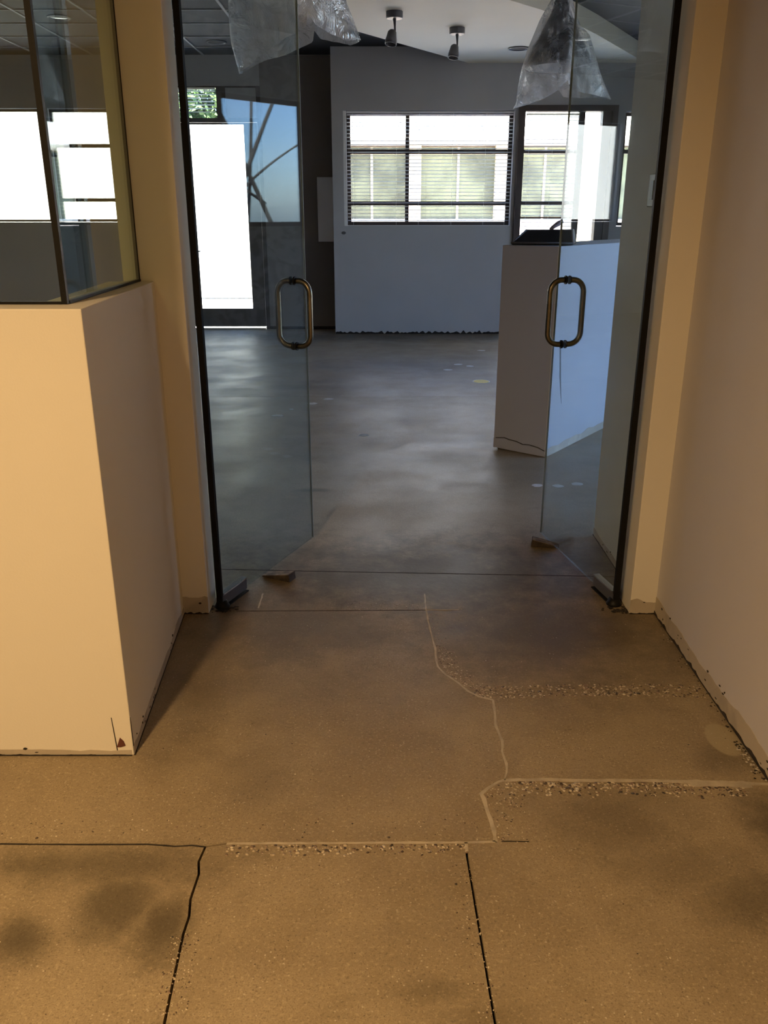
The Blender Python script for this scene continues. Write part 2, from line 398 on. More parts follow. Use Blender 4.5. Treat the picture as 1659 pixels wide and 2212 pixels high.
def ribbon(pts, w0, name, mat, z0=-.004, z1=.0006, jit=.35, step=.02, seed=0, parent=None):
    dense = []
    for a, b_ in zip(pts, pts[1:]):
        k = max(1, int(hypot(b_[0] - a[0], b_[1] - a[1]) / step))
        for i in range(k): dense.append((a[0] + (b_[0] - a[0]) * i / k, a[1] + (b_[1] - a[1]) * i / k))
    dense.append(pts[-1]); Lf, Rt = [], []
    rs = random.Random(seed)
    for i, p in enumerate(dense):
        a = dense[max(0, i - 1)]; c = dense[min(len(dense) - 1, i + 1)]
        t = Vector((c[0] - a[0], c[1] - a[1])).normalized(); nn = Vector((-t.y, t.x))
        ww = w0 * (1 + rs.uniform(-jit, jit))
        Lf.append((p[0] + nn.x * ww, p[1] + nn.y * ww)); ww = w0 * (1 + rs.uniform(-jit, jit)); Rt.append((p[0] - nn.x * ww, p[1] - nn.y * ww))
    mb = MB(); n = len(dense)
    vs = [(x, y, z1) for x, y in Lf] + [(x, y, z1) for x, y in Rt] + [(x, y, z0) for x, y in Lf] + [(x, y, z0) for x, y in Rt]
    fs = []
    for i in range(n - 1):
        fs += [(i, i + 1, n + i + 1, n + i), (2 * n + i, 3 * n + i, 3 * n + i + 1, 2 * n + i + 1), (i, 2 * n + i, 2 * n + i + 1, i + 1), (n + i, n + i + 1, 3 * n + i + 1, 3 * n + i)]
    mb.add(vs, fs); return mb.build(name, mat, parent or floor)
ribbon(J1b, .0035, 'joint_filler', 'filler', seed=1)
ribbon([(.21, 1.707), (.209, 1.675)], .004, 'joint_filler', 'filler', seed=8)
ribbon(F1a, .0052, 'joint_filler', 'filler', seed=2)
ribbon(F1b, .006, 'joint_filler', 'filler', seed=3)
ribbon([(.86, 1.944), (.93, 1.938), (1.03, 1.934)], .014, 'joint_filler', 'filler', seed=13, z1=.0009)
ribbon(F2a, .0035, 'joint_filler', 'filler', seed=4)
ribbon(F2b, .0035, 'joint_filler', 'filler', seed=5)
ribbon(F3, .0035, 'joint_filler', 'floor', seed=6, z1=.0001)
ribbon([(-.598, 3.025), (-.2, 3.028), (.16, 3.033)], .0022, 'dark_joint', 'gap', seed=21, z1=.0004)
ribbon([(-.776, 3.45), (-.406, 3.43), (.946, 3.369)], .0035, 'dark_joint', 'gap', seed=22, z1=.0004)
ribbon(J1a[1:], .0018, 'dark_joint', 'gap', seed=23, z1=.0004, jit=.6)
ribbon([(.17, 3.033), (.304, 3.037)], .003, 'joint_filler', 'filler', seed=7)
ribbon([(.17, 3.035), (.172, 3.187)], .003, 'joint_filler', 'filler', seed=9)
ribbon([(-.512, 3.05), (-.512, 3.19)], .003, 'joint_filler', 'filler', seed=10)
ribbon([(.30, 1.711), (.37, 1.7105)], .0018, 'short_saw_cut', 'gap', seed=11, z1=.0005)
# pebbles exposed along the trench edges
ico = bmesh.new(); bmesh.ops.create_icosphere(ico, subdivisions=1, radius=1); IV = [v.co.copy() for v in ico.verts]; IF = [tuple(v.index for v in f.verts) for f in ico.faces]; ico.free()
def pebbles(name, sampler, n, seed, r0=.002, r1=.0060):
    rs = random.Random(seed); mb = MB()
    for _ in range(n):
        x, y = sampler(rs); r = rs.uniform(r0, r1) * (1.35 if rs.random() < .12 else 1); e = rs.uniform(.55, 1); q = rs.uniform(0, pi)
        vs = []
        for v in IV:
            a, b_ = v.x * r, v.y * r * e; k = 1 + .2 * noise.noise(v * 2 + Vector((x * 90, y * 90, 0)))
            vs.append((x + (a * cos(q) - b_ * sin(q)) * k, y + (a * sin(q) + b_ * cos(q)) * k, -.0002 + v.z * .0011))
        mb.add(vs, IF)
    o = mb.build(name, 'pebble', floor, smooth=True); o['kind'] = 'stuff'
def line_s(pts, lo, hi, p=1.0):
    seg = [(a, b_, hypot(b_[0] - a[0], b_[1] - a[1])) for a, b_ in zip(pts, pts[1:])]; T = sum(s_[2] for s_ in seg)
    def f(rs):
        t = rs.uniform(0, T)
        for a, b_, l in seg:
            if t <= l: break
            t -= l
        k = min(1, t / l); tx, ty = (b_[0] - a[0]) / l, (b_[1] - a[1]) / l; d = lo + (hi - lo) * rs.random() ** p
        return a[0] + tx * l * k - ty * d, a[1] + ty * l * k + tx * d
    return f
pebbles('exposed_aggregate', line_s([(.30, 2.405), (.36, 2.385), (.573, 2.40), (.883, 2.405), (1.07, 2.395)], -.01, .065, 1.2), 640, 1)
pebbles('exposed_aggregate', line_s([(.31, 2.40), (.25, 2.49), (.20, 2.59), (.195, 2.72)], -.07, 0.0, .6), 300, 2, .0015, .004)
pebbles('exposed_aggregate', line_s([(.195, 2.72), (.178, 3.0)], -.05, 0.0, .6), 60, 12, .0012, .003)
pebbles('exposed_aggregate', line_s(F1b[:-1], -.075, -.008, .5), 560, 3, .002, .0066)
pebbles('exposed_aggregate', line_s(F1a[:-1], -.12, -.008, .6), 170, 4, .0012, .0036)
pebbles('exposed_aggregate', line_s(J1b[:-1], -.045, -.006, .6), 250, 5, .002, .0062)
pebbles('exposed_aggregate', line_s([(-1.05, 1.70), (.28, 1.71)], .008, .09, .8), 170, 6, .0012, .0036)
pebbles('exposed_aggregate', line_s([(-.47, 1.42), (-.455, 1.22)], -.004, .06, .9), 200, 7, .001, .003)
pebbles('exposed_aggregate', line_s([(.215, 1.64), (.235, 1.15)], -.06, -.004, .7), 160, 8, .001, .003)
pebbles('exposed_aggregate', line_s([(-.15, 3.05), (.15, 3.05)], -.02, .05, .9), 130, 9, .001, .003)
pebbles('exposed_aggregate', lambda rs: (rs.uniform(-1.0, 1.07), rs.uniform(1.75, 3.0)), 700, 10, .0008, .0026)
pebbles('exposed_aggregate', lambda rs: (rs.uniform(-.9, 1.0), rs.uniform(1.0, 1.7)), 450, 11, .0007, .002)
# adhesive spots left on the far floor
for i, (x, y, r) in enumerate([(-.485, 7.18, .045), (-.612, 6.99, .05), (-.854, 6.53, .05), (-.767, 6.77, .02), (-.151, 5.9, .045), (.909, 4.69, .035),
                               (1.031, 4.68, .035), (1.154, 4.72, .04), (.92, 8.89, .05), (.67, 8.66, .05), (1.168, 10.0, .05), (.806, 9.0, .05)]):
    rs = random.Random(i); N = 14
    MB().prism([(x + r * cos(2 * pi * k / N) * rs.uniform(.75, 1.1), y + r * .9 * sin(2 * pi * k / N) * rs.uniform(.75, 1.1)) for k in range(N)], -.001, .0012).build('adhesive_spot', 'oldsticker', floor)
st = MB().prism([(.945 + .075 * cos(2 * pi * k / 28), 8.01 + .085 * sin(2 * pi * k / 28)) for k in range(28)], .0002, .0016).build('floor_sticker', 'yellow')
tag(st, 'round yellow sticker on the far concrete floor', 'sticker')
rg = MB().prism([(.945 + .085 * cos(2 * pi * k / 28), 8.01 + .098 * sin(2 * pi * k / 28)) for k in range(28)], -.001, .0002 + .0004).build('sticker_rim', 'oldsticker', st)

# ---------------------------------------------------------------- front room shell
CE = 3.48
# low L-shaped wall on the left
cA = (-.739, 2.07); cB = (-.803, 3.0)
T = .16
u = Vector((cB[0] - cA[0], cB[1] - cA[1])).normalized(); nrm = Vector((u.y, -u.x))
inA = (cA[0] - T, cA[1] + T); inB = (cB[0] - T, cB[1])
wl = MB().prism([(-4.0, 2.07), cA, cB, inB, inA, (-4.0, 2.07 + T)], 0, 1.29).build('wall_left', 'cream', bevel=.003)
struct(wl, 'cream low half wall with a square end, left foreground')
ragged(wl, (-3.9, 2.07), (-.745, 2.07), (0, -1), .012, .028, seed=1, gaph=.004)
ragged(wl, cA, (cB[0], cB[1] - .0), (nrm.x, nrm.y), .02, .045, seed=2, gaph=.003)
MB().vprism([(.0, .03), (.012, .062), (.022, .05), (.026, .035), (.012, .03)], (-.787, 2.07, 0), (1, 0, 0), (0, -1, 0), .002).build('chip', 'rustchip', wl)
MB().vprism([(0, .014), (.003, .014), (-.002, .10), (-.004, .13), (-.006, .13)], (-.788, 2.07, 0), (1, 0, 0), (0, -1, 0), .001).build('hairline_crack', 'gap', wl)
MB().vprism([(0, .004), (.006, .004), (.005, .09), (.003, .13), (0, .12)], (cA[0], cA[1], 0), (u.x, u.y, 0), (nrm.x, nrm.y, 0), .001).build('hairline_crack', 'gap', wl)
# doorway wall: left nib, right nib, header
wd = MB().box(-.912, -.703, 3.0, 3.15, 0, CE).box(.985, 1.12, 3.0, 3.15, 0, CE).box(-.703, .985, 3.0, 3.15, 2.46, CE).box(-7.0, -.96, 2.24, 2.34, 2.75, CE).box(-.94, -.86, 2.24, 3.0, 2.75, CE)
wd = wd.build('wall_doorway', 'cream', bevel=.003); struct(wd, 'cream wall piers either side of the glass doors with header above')
ragged(wd, (-.803, 3.0), (-.703, 3.0), (0, -1), .05, .1, seed=3, gaph=.008)
ragged(wd, (.985, 3.0), (1.09, 3.0), (0, -1), .04, .08, seed=4, gaph=.006)
# right wall and its continuation past the doorway
wr = MB().box(1.087, 1.3, -3.8, 3.0, 0, 2.8)
wr = wr.build('wall_right', 'mauve'); struct(wr, 'mauve-grey wall along the right of the passage')
ragged(wr, (1.087, 3.0), (1.087, .6), (-1, 0), .05, .085, seed=5, gaph=.014)
# debris and broken plaster by the right wall
mb = MB(); rs = random.Random(3)
for k in range(60):
    yy = rs.uniform(1.95, 2.12) if k < 45 else rs.uniform(2.2, 2.9); r = rs.uniform(.0015, .005)
    gx = abs(rs.gauss(0, .011)); vs = [(1.080 - gx + v.x * r, yy + v.y * r, .0005 + abs(v.z) * r * .7) for v in IV]; mb.add(vs, IF)
d = mb.build('plaster_crumbs', 'scar', wr); d['kind'] = 'stuff'
mb = MB()
for k in range(70):
    yy = rs.choice((rs.uniform(1.95, 2.14), rs.uniform(2.1, 2.9))); r = rs.uniform(.0015, .0045)
    gx = abs(rs.gauss(0, .012)); vs = [(1.080 - gx + v.x * r, yy + v.y * r, .0005 + abs(v.z) * r * .6) for v in IV]; mb.add(vs, IF)
d = mb.build('dark_crumbs', 'gap', wr); d['kind'] = 'stuff'
wp = MB().box(1.05, 1.3, 3.15, 3.88, 0, CE).box(1.3, 5.3, 3.7, 3.88, 0, CE).build('wall_passage', 'pale'); struct(wp, 'grey-white wall end just behind the right glass door')
ragged(wp, (1.05, 3.88), (1.05, 3.15), (-1, 0), .03, .05, seed=6, gaph=.006)
# back, side of the front area + its ceiling
wb = MB().box(-4.2, 1.3, -3.9, -3.8, 0, 2.8).build('wall_behind', 'cream'); struct(wb, 'cream wall behind the viewer')
ws = MB().box(-4.15, -4.0, -3.9, 2.24, 0, CE).build('wall_side', 'cream'); struct(ws, 'cream wall far to the left of the passage')
fc = MB().box(-4.15, 1.3, -3.9, 3.0, 2.75, 2.85).build('ceiling_front', 'white'); struct(fc, 'flat white ceiling over the passage', 'ceiling')

# glass screen on the low wall
gp = empty('glass_screen', (-.818, 2.185, 1.29)); tag(gp, 'frameless glass screen with black corner joint on top of the low cream wall', 'screen')
gc = (-.818, 2.185); ge = (-.857, 2.998)
MB().box(-3.98, gc[0] - .0075, gc[1] - .005, gc[1] + .005, 1.292, 2.745).build('front_pane', 'partglass', gp)
gu = Vector((ge[0] - gc[0], ge[1] - gc[1])); gL = gu.length; gu.normalize()
Mx = Matrix.Translation((gc[0], gc[1], 0)) @ Matrix.Rotation(atan2(gu.y, gu.x), 4, 'Z')
MB().box(.0076, gL, -.005, .005, 1.292, 2.745, Mx).build('side_pane', 'partglass', gp)
MB().box(gc[0] - .0075, gc[0] + .0075, gc[1] - .0075, gc[1] + .0075, 1.291, 2.745).build('corner_joint', 'black', gp)
MB().box(-3.98, gc[0] - .0075, gc[1] - .007, gc[1] + .007, 1.2905, 1.297).build('base_seal', 'black', gp)
MB().box(.013, gL, -.008, .008, 1.2905, 1.298, Mx).build('base_seal', 'black', gp)
MB().box(gL - .006, gL, -.006, .006, 1.298, 2.745, Mx).build('wall_seal', 'black', gp)

# ---------------------------------------------------------------- glass doors
def leaf(name, A, B, sgn, label):
    """A hinge corner, B free corner on the floor"""
    L = hypot(B[0] - A[0], B[1] - A[1]); ang = atan2(B[1] - A[1], B[0] - A[0])
    r = empty(name, (A[0], A[1], 0), ang); tag(r, label, 'door', kind='structure')
    bpy.context.view_layer.update()
    def part(mb, nm, mat, **k):
        o = mb.build(nm, mat, None, **k); o.parent = r; return o
    h = 2.44; t = .0045
    part(MB().box(.012, L - .002, -t, t, .012, h), 'glass_pane', 'glass')
    part(MB().box(L - .002, L, -t, t, .012, h), 'glass_edge', 'glassedge')
    part(MB().box(0, .012, -.0125, .0125, .03, h), 'hinge_seal', 'black')
    # bottom patch fitting, chrome lip, pivot
    part(MB().box(.005, .195, -.0125, .0125, .010, .056), 'patch_fitting', 'fixture', bevel=.002)
    part(MB().box(.02, .197, -.014, .014, .056, .061), 'chrome_lip', 'chrome')
    part(MB().lathe([(0, 0), (.03, 0), (.032, .004), (.028, .012), (.02, .03), (0, .03)], (.02, 0, 0), 20), 'floor_pivot', 'black', smooth=True)
    part(MB().box(.0, .19, -.022, .022, .0008, .006), 'floor_closer_plate', 'black')
    # back to back D pulls: each a bent tube
    s0 = L - .112; z0, z1 = .962, 1.242; p = .078; R = .052; rr = .0125
    for sd_ in (-1, 1):
        hd = []
        def arc(cx, cz, a0, a1):
            for k in range(9):
                a = a0 + (a1 - a0) * k / 8; hd.append((s0, sd_ * (cx + R * cos(a)), cz + R * sin(a)))
        hd.append((s0, sd_ * .008, z1)); arc(p - R, z1 - R, pi / 2, 0); arc(p - R, z0 + R, 0, -pi / 2); hd.append((s0, sd_ * .008, z0))
        o = part(MB().tube(hd, rr, 14), 'pull_handle', 'pull', smooth=True)
        for z in (z0, z1):
            mb = MB().tube([(s0, sd_ * .006, z), (s0, sd_ * .0125, z)], .0185, 18)
            q = part(mb, 'washer', 'black', smooth=False); q.parent = o
    return r
leaf('door_1', (-.668, 3.046), (-.352, 3.822), 1, 'clear glass door leaf standing open on the left of the doorway')
leaf('door_2', (.949, 3.067), (.786, 3.884), -1, 'clear glass door leaf standing open on the right of the doorway')
# dirt and torn stuff round the pivots
for i, (x0, y0) in enumerate([(-.665, 3.03), (.965, 3.03)]):
    mb = MB(); rs = random.Random(40 + i)
    for k in range(40):
        r = rs.uniform(.003, .010); px, py = x0 + rs.gauss(0, .03), y0 + rs.gauss(0, .018)
        mb.add([(px + v.x * r, py + v.y * r, .0005 + abs(v.z) * r * .5) for v in IV], IF)
    o = mb.build('pivot_grime', 'gap', floor); o['kind'] = 'stuff'
# wedges
def wedge(name, tip, butt, w_, h_, label):
    t0 = Vector((*tip, 0)); t1 = Vector((*butt, 0)); L = (t1 - t0).length; a = atan2(t1.y - t0.y, t1.x - t0.x)
    r = empty(name, (tip[0], tip[1], 0), a); tag(r, label, 'door stop')
    hw = w_ / 2
    b = MB().add([(0, -hw * .9, .001), (0, hw * .9, .001), (0, -hw * .9, .007), (0, hw * .9, .007), (L, -hw, .001), (L, hw, .001), (L * .97, -hw, h_), (L * .97, hw, h_), (L * .55, -hw, h_ * .66), (L * .55, hw, h_ * .66)],
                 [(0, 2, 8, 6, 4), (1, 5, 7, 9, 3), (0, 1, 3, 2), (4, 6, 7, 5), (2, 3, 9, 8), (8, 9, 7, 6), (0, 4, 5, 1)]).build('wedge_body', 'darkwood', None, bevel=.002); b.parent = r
    b2 = MB().add([(.002, -hw * .85, .0075), (.002, hw * .85, .0075), (L * .55, -hw * .93, h_ * .67 + .001), (L * .55, hw * .93, h_ * .67 + .001), (L * .95, -hw * .93, h_ + .001), (L * .95, hw * .93, h_ + .001),
                  (.002, -hw * .85, .0055), (.002, hw * .85, .0055), (L * .55, -hw * .93, h_ * .60), (L * .55, hw * .93, h_ * .60), (L * .95, -hw * .93, h_ - .002), (L * .95, hw * .93, h_ - .002)],
                 [(0, 1, 3, 2), (2, 3, 5, 4), (6, 8, 9, 7), (8, 10, 11, 9), (0, 2, 8, 6), (2, 4, 10, 8), (1, 7, 9, 3), (3, 9, 11, 5), (4, 5, 11, 10), (0, 6, 7, 1)]).build('top_face', 'wood', None); b2.parent = r
wedge('door_wedge', (-.530, 3.385), (-.400, 3.325), .055, .034, 'worn wooden wedge pushed under the left glass door leaf')
wedge('door_wedge', (.845, 3.72), (.715, 3.745), .055, .036, 'worn wooden wedge pushed under the right glass door leaf')

# two-gang plate on the passage wall
sp = empty('switch_plate', (1.049, 3.43, 1.60)); tag(sp, 'almond two-gang switch plate on the wall behind the right glass door', 'switch')
bpy.context.view_layer.update()
def pw(mb, n, m, **k): return mb.build(n, m, sp, **k)
pw(MB().box(1.040, 1.049, 3.275, 3.50, 1.54, 1.66), 'plate', 'plate', bevel=.003)
for yy in (3.375, 3.43):
    pw(MB().box(1.037, 1.041, yy, yy + .033, 1.565, 1.635), 'rocker', 'fixture', bevel=.001)

# ---------------------------------------------------------------- big room shell
ce = MB().box(-7.2, 5.3, 2.24, 12.4, CE, CE + .12).build('ceiling', 'darkceil'); struct(ce, 'near-black high ceiling with thin pale bars over the far room', 'ceiling')
for x in (-5.87, -5.16, -4.455, -3.748, -3.04, -2.33, -1.61):
    MB().box(x - .012, x + .012, 6.0, 12.04, CE - .012, CE - .0005).build('ceiling_bar', 'bar', ce)
for yy in (7.7, 8.35, 8.95, 9.57, 10.2, 10.89, 11.5):
    MB().box(-7.0, -1.2, yy - .008, yy + .008, CE - .009, CE - .0008).build('ceiling_bar', 'darkceil' if yy < 8 else 'bar', ce)
wfl = MB().box(-7.2, -7.0, 2.24, 12.4, 0, CE).build('wall_far_left', 'grey'); struct(wfl, 'grey wall at the far left of the big room')
MB().box(-7.2, -4.0, 2.1, 2.24, 0, CE).build('wall_front_left', 'grey')
struct(bpy.data.objects['wall_front_left'], 'grey wall closing the big room beside the passage')
# recessed back wall with holes: left windows, white door
back = wall_box_holes('y', 12.05, 12.2, -7.2, -.5, 0, CE, [(-5.7, -4.565, 1.44, 2.855), (-4.43, -3.637, 1.44, 2.855), (-2.95, -1.62, 0.0, 3.12)])
wbk = back.build('wall_back', 'grey'); struct(wbk, 'recessed grey back wall of the big room')
MB().box(-1.62, -.66, 12.03, 12.049, .04, 3.47).build('taupe_panel', 'recess', wbk)
MB().box(-1.62, -.66, 12.025, 12.049, 0.001, .04).build('base_gap', 'gap', wbk)
# projecting bay wall
bay = wall_box_holes('y', 11.5, 11.66, -.662, 5.3, 0, CE, [(-.52, 1.645, 1.397, 2.77), (1.70, 2.935, 0.0, 2.82), (3.045, 4.9, 1.39, 2.76)])
wby = bay.build('wall_bay', 'grey'); struct(wby, 'blue-grey projecting wall around the wide blind-covered window')
MB().box(-.662, -.55, 11.66, 12.2, 0, CE).build('wall_bay_return', 'grey'); struct(bpy.data.objects['wall_bay_return'], 'grey return of the projecting window wall')
ragged(wby, (-.66, 11.5), (1.69, 11.5), (0, -1), .012, .03, chip=False, seed=7, gaph=.045)
tag(MB().add([(-.53 + .03 * cos(k), 11.498, 1.31 + .02 * sin(k)) for k in [i * .785 for i in range(8)]] + [(-.53 + .02 * cos(k), 11.494, 1.31 + .013 * sin(k)) for k in [i * .785 for i in range(8)]],
    [tuple(range(8)), tuple(range(8, 16))] + [(i, (i + 1) % 8, 8 + (i + 1) % 8, 8 + i) for i in range(8)]).build('wall_smudge', 'fixture', wby))
# right wall of the big room
rw = wall_box_holes('x', 5.0, 5.18, 3.7, 12.4, 0, CE, [(3.95, 6.3, .02, 3.2), (7.27, 8.5, 1.4, 2.80)])
wrr = rw.build('wall_far_right', 'mottled'); struct(wrr, 'skim-coated patchy wall at the far right of the big room')

# lowered cream ceiling with a curved edge
A0 = (1.04, 11.499); A1 = (-.237, 9.72); A2 = (-1.95, 7.3)
curve = [(3.12, 11.499), (3.05, 11.2), (2.75, 10.7), (2.23, 9.83), (1.85, 9.25), (1.445, 8.72), (1.10, 8.36), (.55, 7.9), (-.1, 7.5), (-.8, 7.2), (-1.5, 7.1)]
sf = MB().prism([A0, A1, A2] + curve[::-1], 3.30, CE - .001).build('ceiling_lowered', 'soffit'); struct(sf, 'cream lowered ceiling panel with slanting and curved edges', 'ceiling')

# spotlights
def copy_tree(o, parent=None):
    c = o.copy(); COL.objects.link(c)
    if parent: c.parent = parent; c.matrix_parent_inverse = o.matrix_parent_inverse.copy()
    for ch in list(o.children): copy_tree(ch, c)
    return c
sl = empty('spotlight', (.097, 8.79, 3.30)); tag(sl, 'small grey ceiling spotlight nearer the left plastic bag', 'spotlight', 'spotlights on the lowered ceiling')
bpy.context.view_layer.update()
c0 = (.097, 8.79, 3.30)
MB().lathe([(0, 0), (.078, 0), (.078, -.05), (.072, -.058), (0, -.058)], c0, 28).build('canopy', 'fixture', sl)
MB().tube([(c0[0], c0[1], 3.25), (c0[0] + .004, c0[1], 3.18), (c0[0] + .006, c0[1], 3.125)], [.016, .010, .008], 10).build('stem', 'fixture', sl, smooth=True)
q = Matrix.Translation((c0[0] - .025, c0[1], 3.10)) @ Matrix.Rotation(radians(8), 4, 'Y') @ Matrix.Rotation(radians(-12), 4, 'X')
hm = MB().lathe([(0, .05), (.026, .05), (.040, .035), (.046, 0), (.055, -.04), (.055, -.075), (.050, -.075), (.045, -.04), (0, -.035)], (0, 0, 0), 24)
hm.v = [tuple(q @ Vector(v)) for v in hm.v]; hm.build('lamp_head', 'fixture', sl, smooth=True)
sl2 = copy_tree(sl); sl2.location = (.737, 9.49, 3.30); sl2['label'] = 'small grey ceiling spotlight nearer the right hanging lamp'

def downlight(x, y, z, label, r=.105):
    o = empty('downlight', (x, y, z)); tag(o, label, 'downlight'); bpy.context.view_layer.update()
    MB().lathe([(r, -.002), (r + .018, -.004), (r + .018, -.010), (r, -.012), (r - .004, -.002)], (x, y, z), 32).build('trim_ring', 'fixture', o, smooth=True)
    MB().lathe([(r - .004, -.006), (r * .75, -.004), (r * .4, -.0025), (.001, -.002)], (x, y, z), 32).build('reflector', 'chrome', o, smooth=True)
downlight(1.52, 10.55, 3.30, 'silver recessed downlight in the lowered ceiling beside the right hanging lamp')
downlight(-2.0, 11.2, CE, 'silver recessed downlight in the dark ceiling above the white-lit left door')
downlight(-3.4, 9.9, CE, 'silver recessed downlight in the dark ceiling seen through the glass screen')

# ---------------------------------------------------------------- windows, back doors and blinds
def frame(mb, x0, x1, z0, z1, y0, y1, w_, vm=(), hm_=()):
    mb.box(x0, x0 + w_, y0, y1, z0, z1).box(x1 - w_, x1, y0, y1, z0, z1).box(x0 + w_, x1 - w_, y0, y1, z0, z0 + w_).box(x0 + w_, x1 - w_, y0, y1, z1 - w_, z1)
    return mb
def window(name, x0, x1, z0, z1, y, label, vm, hm_, w_=.045):
    o = empty(name, (x0, y, z0)); tag(o, label, 'window', kind='structure'); bpy.context.view_layer.update()
    frame(MB(), x0, x1, z0, z1, y, y + .05, w_).build('window_frame', 'bronze', o)
    for v in vm: MB().box(v - w_ / 2, v + w_ / 2, y + .002, y + .048, z0 + w_, z1 - w_).build('mullion', 'bronze', o)
    for z, t in hm_: MB().box(x0 + w_, x1 - w_, y + .004, y + .046, z - t / 2, z + t / 2).build('transom_bar', 'bronze', o)
    MB().box(x0 + w_ * .5, x1 - w_ * .5, y + .022, y + .028, z0 + w_ * .5, z1 - w_ * .5).build('glass_pane', 'winglass', o)
    return o
wn1 = window('window_1', -.48, 1.645, 1.40, 2.768, 11.60, 'wide bronze-framed window with a white blind in the blue-grey wall', [.30], [(2.30, .055), (1.675, .05)], .05)
MB().box(-.518, -.48, 11.53, 11.65, 1.40, 2.768).build('white_reveal', 'white', wn1)
MB().box(-.518, 1.643, 11.497, 11.66, 1.3975, 1.405).build('window_sill', 'white', wn1)
window('window_2', 3.05, 4.9, 1.40, 2.755, 11.60, 'narrow bright strip of window behind the right glass door', [3.9], [(2.30, .05)], .04)
window('window_3', -5.7, -4.565, 1.445, 2.85, 12.10, 'blank bright window at the far left seen through the glass screen', [], [], .03)
window('window_4', -4.43, -3.637, 1.445, 2.85, 12.10, 'bright three-pane window nearer the pier seen through the glass screen', [], [(2.406, .045), (1.727, .045)], .035)
# right-hand openings (seen in the glass and as blue light)
def xwindow(name, y0, y1, z0, z1, x, label, vs, glass, w_=.05):
    o = empty(name, (x, y0, z0)); tag(o, label, 'window', kind='structure'); bpy.context.view_layer.update()
    MB().box(x, x + .05, y0, y0 + w_, z0, z1).box(x, x + .05, y1 - w_, y1, z0, z1).box(x, x + .05, y0, y1, z0, z0 + w_).box(x, x + .05, y0, y1, z1 - w_, z1).build('window_frame', 'bronze', o)
    for v in vs: MB().box(x + .002, x + .048, v - .02, v + .02, z0 + w_, z1 - w_).build('mullion', 'bronze', o)
    MB().box(x + .02, x + .026, y0 + w_ * .5, y1 - w_ * .5, z0 + w_ * .5, z1 - w_ * .5).build('glass_pane', glass, o)
xwindow('window_5', 7.27, 8.5, 1.40, 2.80, 5.10, 'window on the right wall mirrored in the left glass door', [], 'dimglass')
xwindow('window_6', 3.95, 6.3, .02, 3.2, 5.10, 'tall glazed opening on the right wall that throws the blue light', [5.0], 'winglass')

def blind(name, x0, x1, z0, z1, y, pitch, label, tilt=-14, cords=()):
    o = empty(name, (x0, y, z1)); tag(o, label, 'blind', 'venetian blinds'); bpy.context.view_layer.update()
    MB().box(x0, x1, y - .014, y + .014, z1 - .022, z1).build('head_rail', 'slat', o)
    n = int((z1 - .03 - z0) / pitch); me = None
    for k in range(n):
        z = z1 - .04 - k * pitch
        if me is None:
            s = MB().box(x0 + .003, x1 - .003, -.0125, .0125, -.0007, .0007, Matrix.Rotation(radians(tilt), 4, 'X')).build('slat', 'slat', o)
            me = s.data
        else:
            s = bpy.data.objects.new('slat', me); COL.objects.link(s); s.parent = o; s.matrix_parent_inverse = o.matrix_basis.inverted()
        s.location = (0, y, z)
    for c in cords:
        MB().box(c - .001, c + .001, y - .014, y - .0125, z0, z1 - .02).build('ladder_cord', 'slat', o)
    return o
blind('venetian_blind', -.475, 1.64, 1.41, 2.765, 11.56, .0435, 'open white blind over the wide window in the blue-grey wall', cords=(-.40, .16, .45, .88, 1.30, 1.58))
blind('venetian_blind', 1.80, 2.47, .95, 2.74, 11.545, .0435, 'open white blind over the bronze door right of the wide window', cords=(1.85, 2.15, 2.42))
blind('venetian_blind', -2.9, -2.21, 2.76, 3.10, 12.06, .041, 'small blind over the transom above the white-lit left door', tilt=-20)
# bronze door on the right
d3 = empty('door_3', (1.70, 11.45, 0)); tag(d3, 'dark bronze glazed back door behind the white half-wall island', 'door', kind='structure'); bpy.context.view_layer.update()
MB().box(1.692, 1.775, 11.44, 11.60, 0, 2.825).box(2.86, 2.935, 11.44, 11.60, 0, 2.825).box(1.775, 2.86, 11.44, 11.60, 2.755, 2.825).build('door_frame', 'bronze', d3)
MB().box(2.475, 2.555, 11.58, 11.63, .0, 2.755).build('stile', 'bronze', d3)
MB().box(2.75, 2.86, 11.46, 11.60, .0, 2.755).build('stile', 'bronze', d3)
for z, t in ((2.30, .045), (1.68, .045), (.15, .3)): MB().box(1.775, 2.475, 11.585, 11.625, z - t / 2, z + t / 2).build('rail', 'bronze', d3)
MB().box(1.775, 2.475, 11.59, 11.62, 1.49, 1.51).build('push_bar', 'railbrown', d3)
MB().box(1.775, 2.475, 11.604, 11.610, .3, 2.755).build('glass_pane', 'winglass', d3)
MB().box(2.555, 2.75, 11.604, 11.610, .02, 2.755).build('glass_pane', 'winglass', d3)
# left back door
d4 = empty('door_4', (-2.95, 12.06, 0)); tag(d4, 'dark framed back door with blown-out white glass seen through the left leaf', 'door', kind='structure'); bpy.context.view_layer.update()
MB().box(-2.95, -2.89, 12.06, 12.15, 0, 3.12).box(-1.87 + .19, -1.62, 12.06, 12.15, 0, 3.12).box(-2.89, -1.68, 12.06, 12.15, 3.10, 3.12).box(-2.89, -1.68, 12.06, 12.15, 2.69, 2.74).box(-2.2, -2.08, 12.06, 12.15, 2.74, 3.10).build('door_frame', 'bronze', d4)
MB().box(-2.08, -1.68, 12.07, 12.14, 2.74, 3.10).build('side_panel', 'grey', d4)
lf = MB().box(-2.89, -2.605, 12.08, 12.13, .03, 2.685).box(-1.865, -1.685, 12.08, 12.13, .03, 2.685).box(-2.605, -1.865, 12.08, 12.13, .03, .28).box(-2.605, -1.865, 12.08, 12.13, 2.665, 2.685).build('door_leaf', 'bronze', d4)
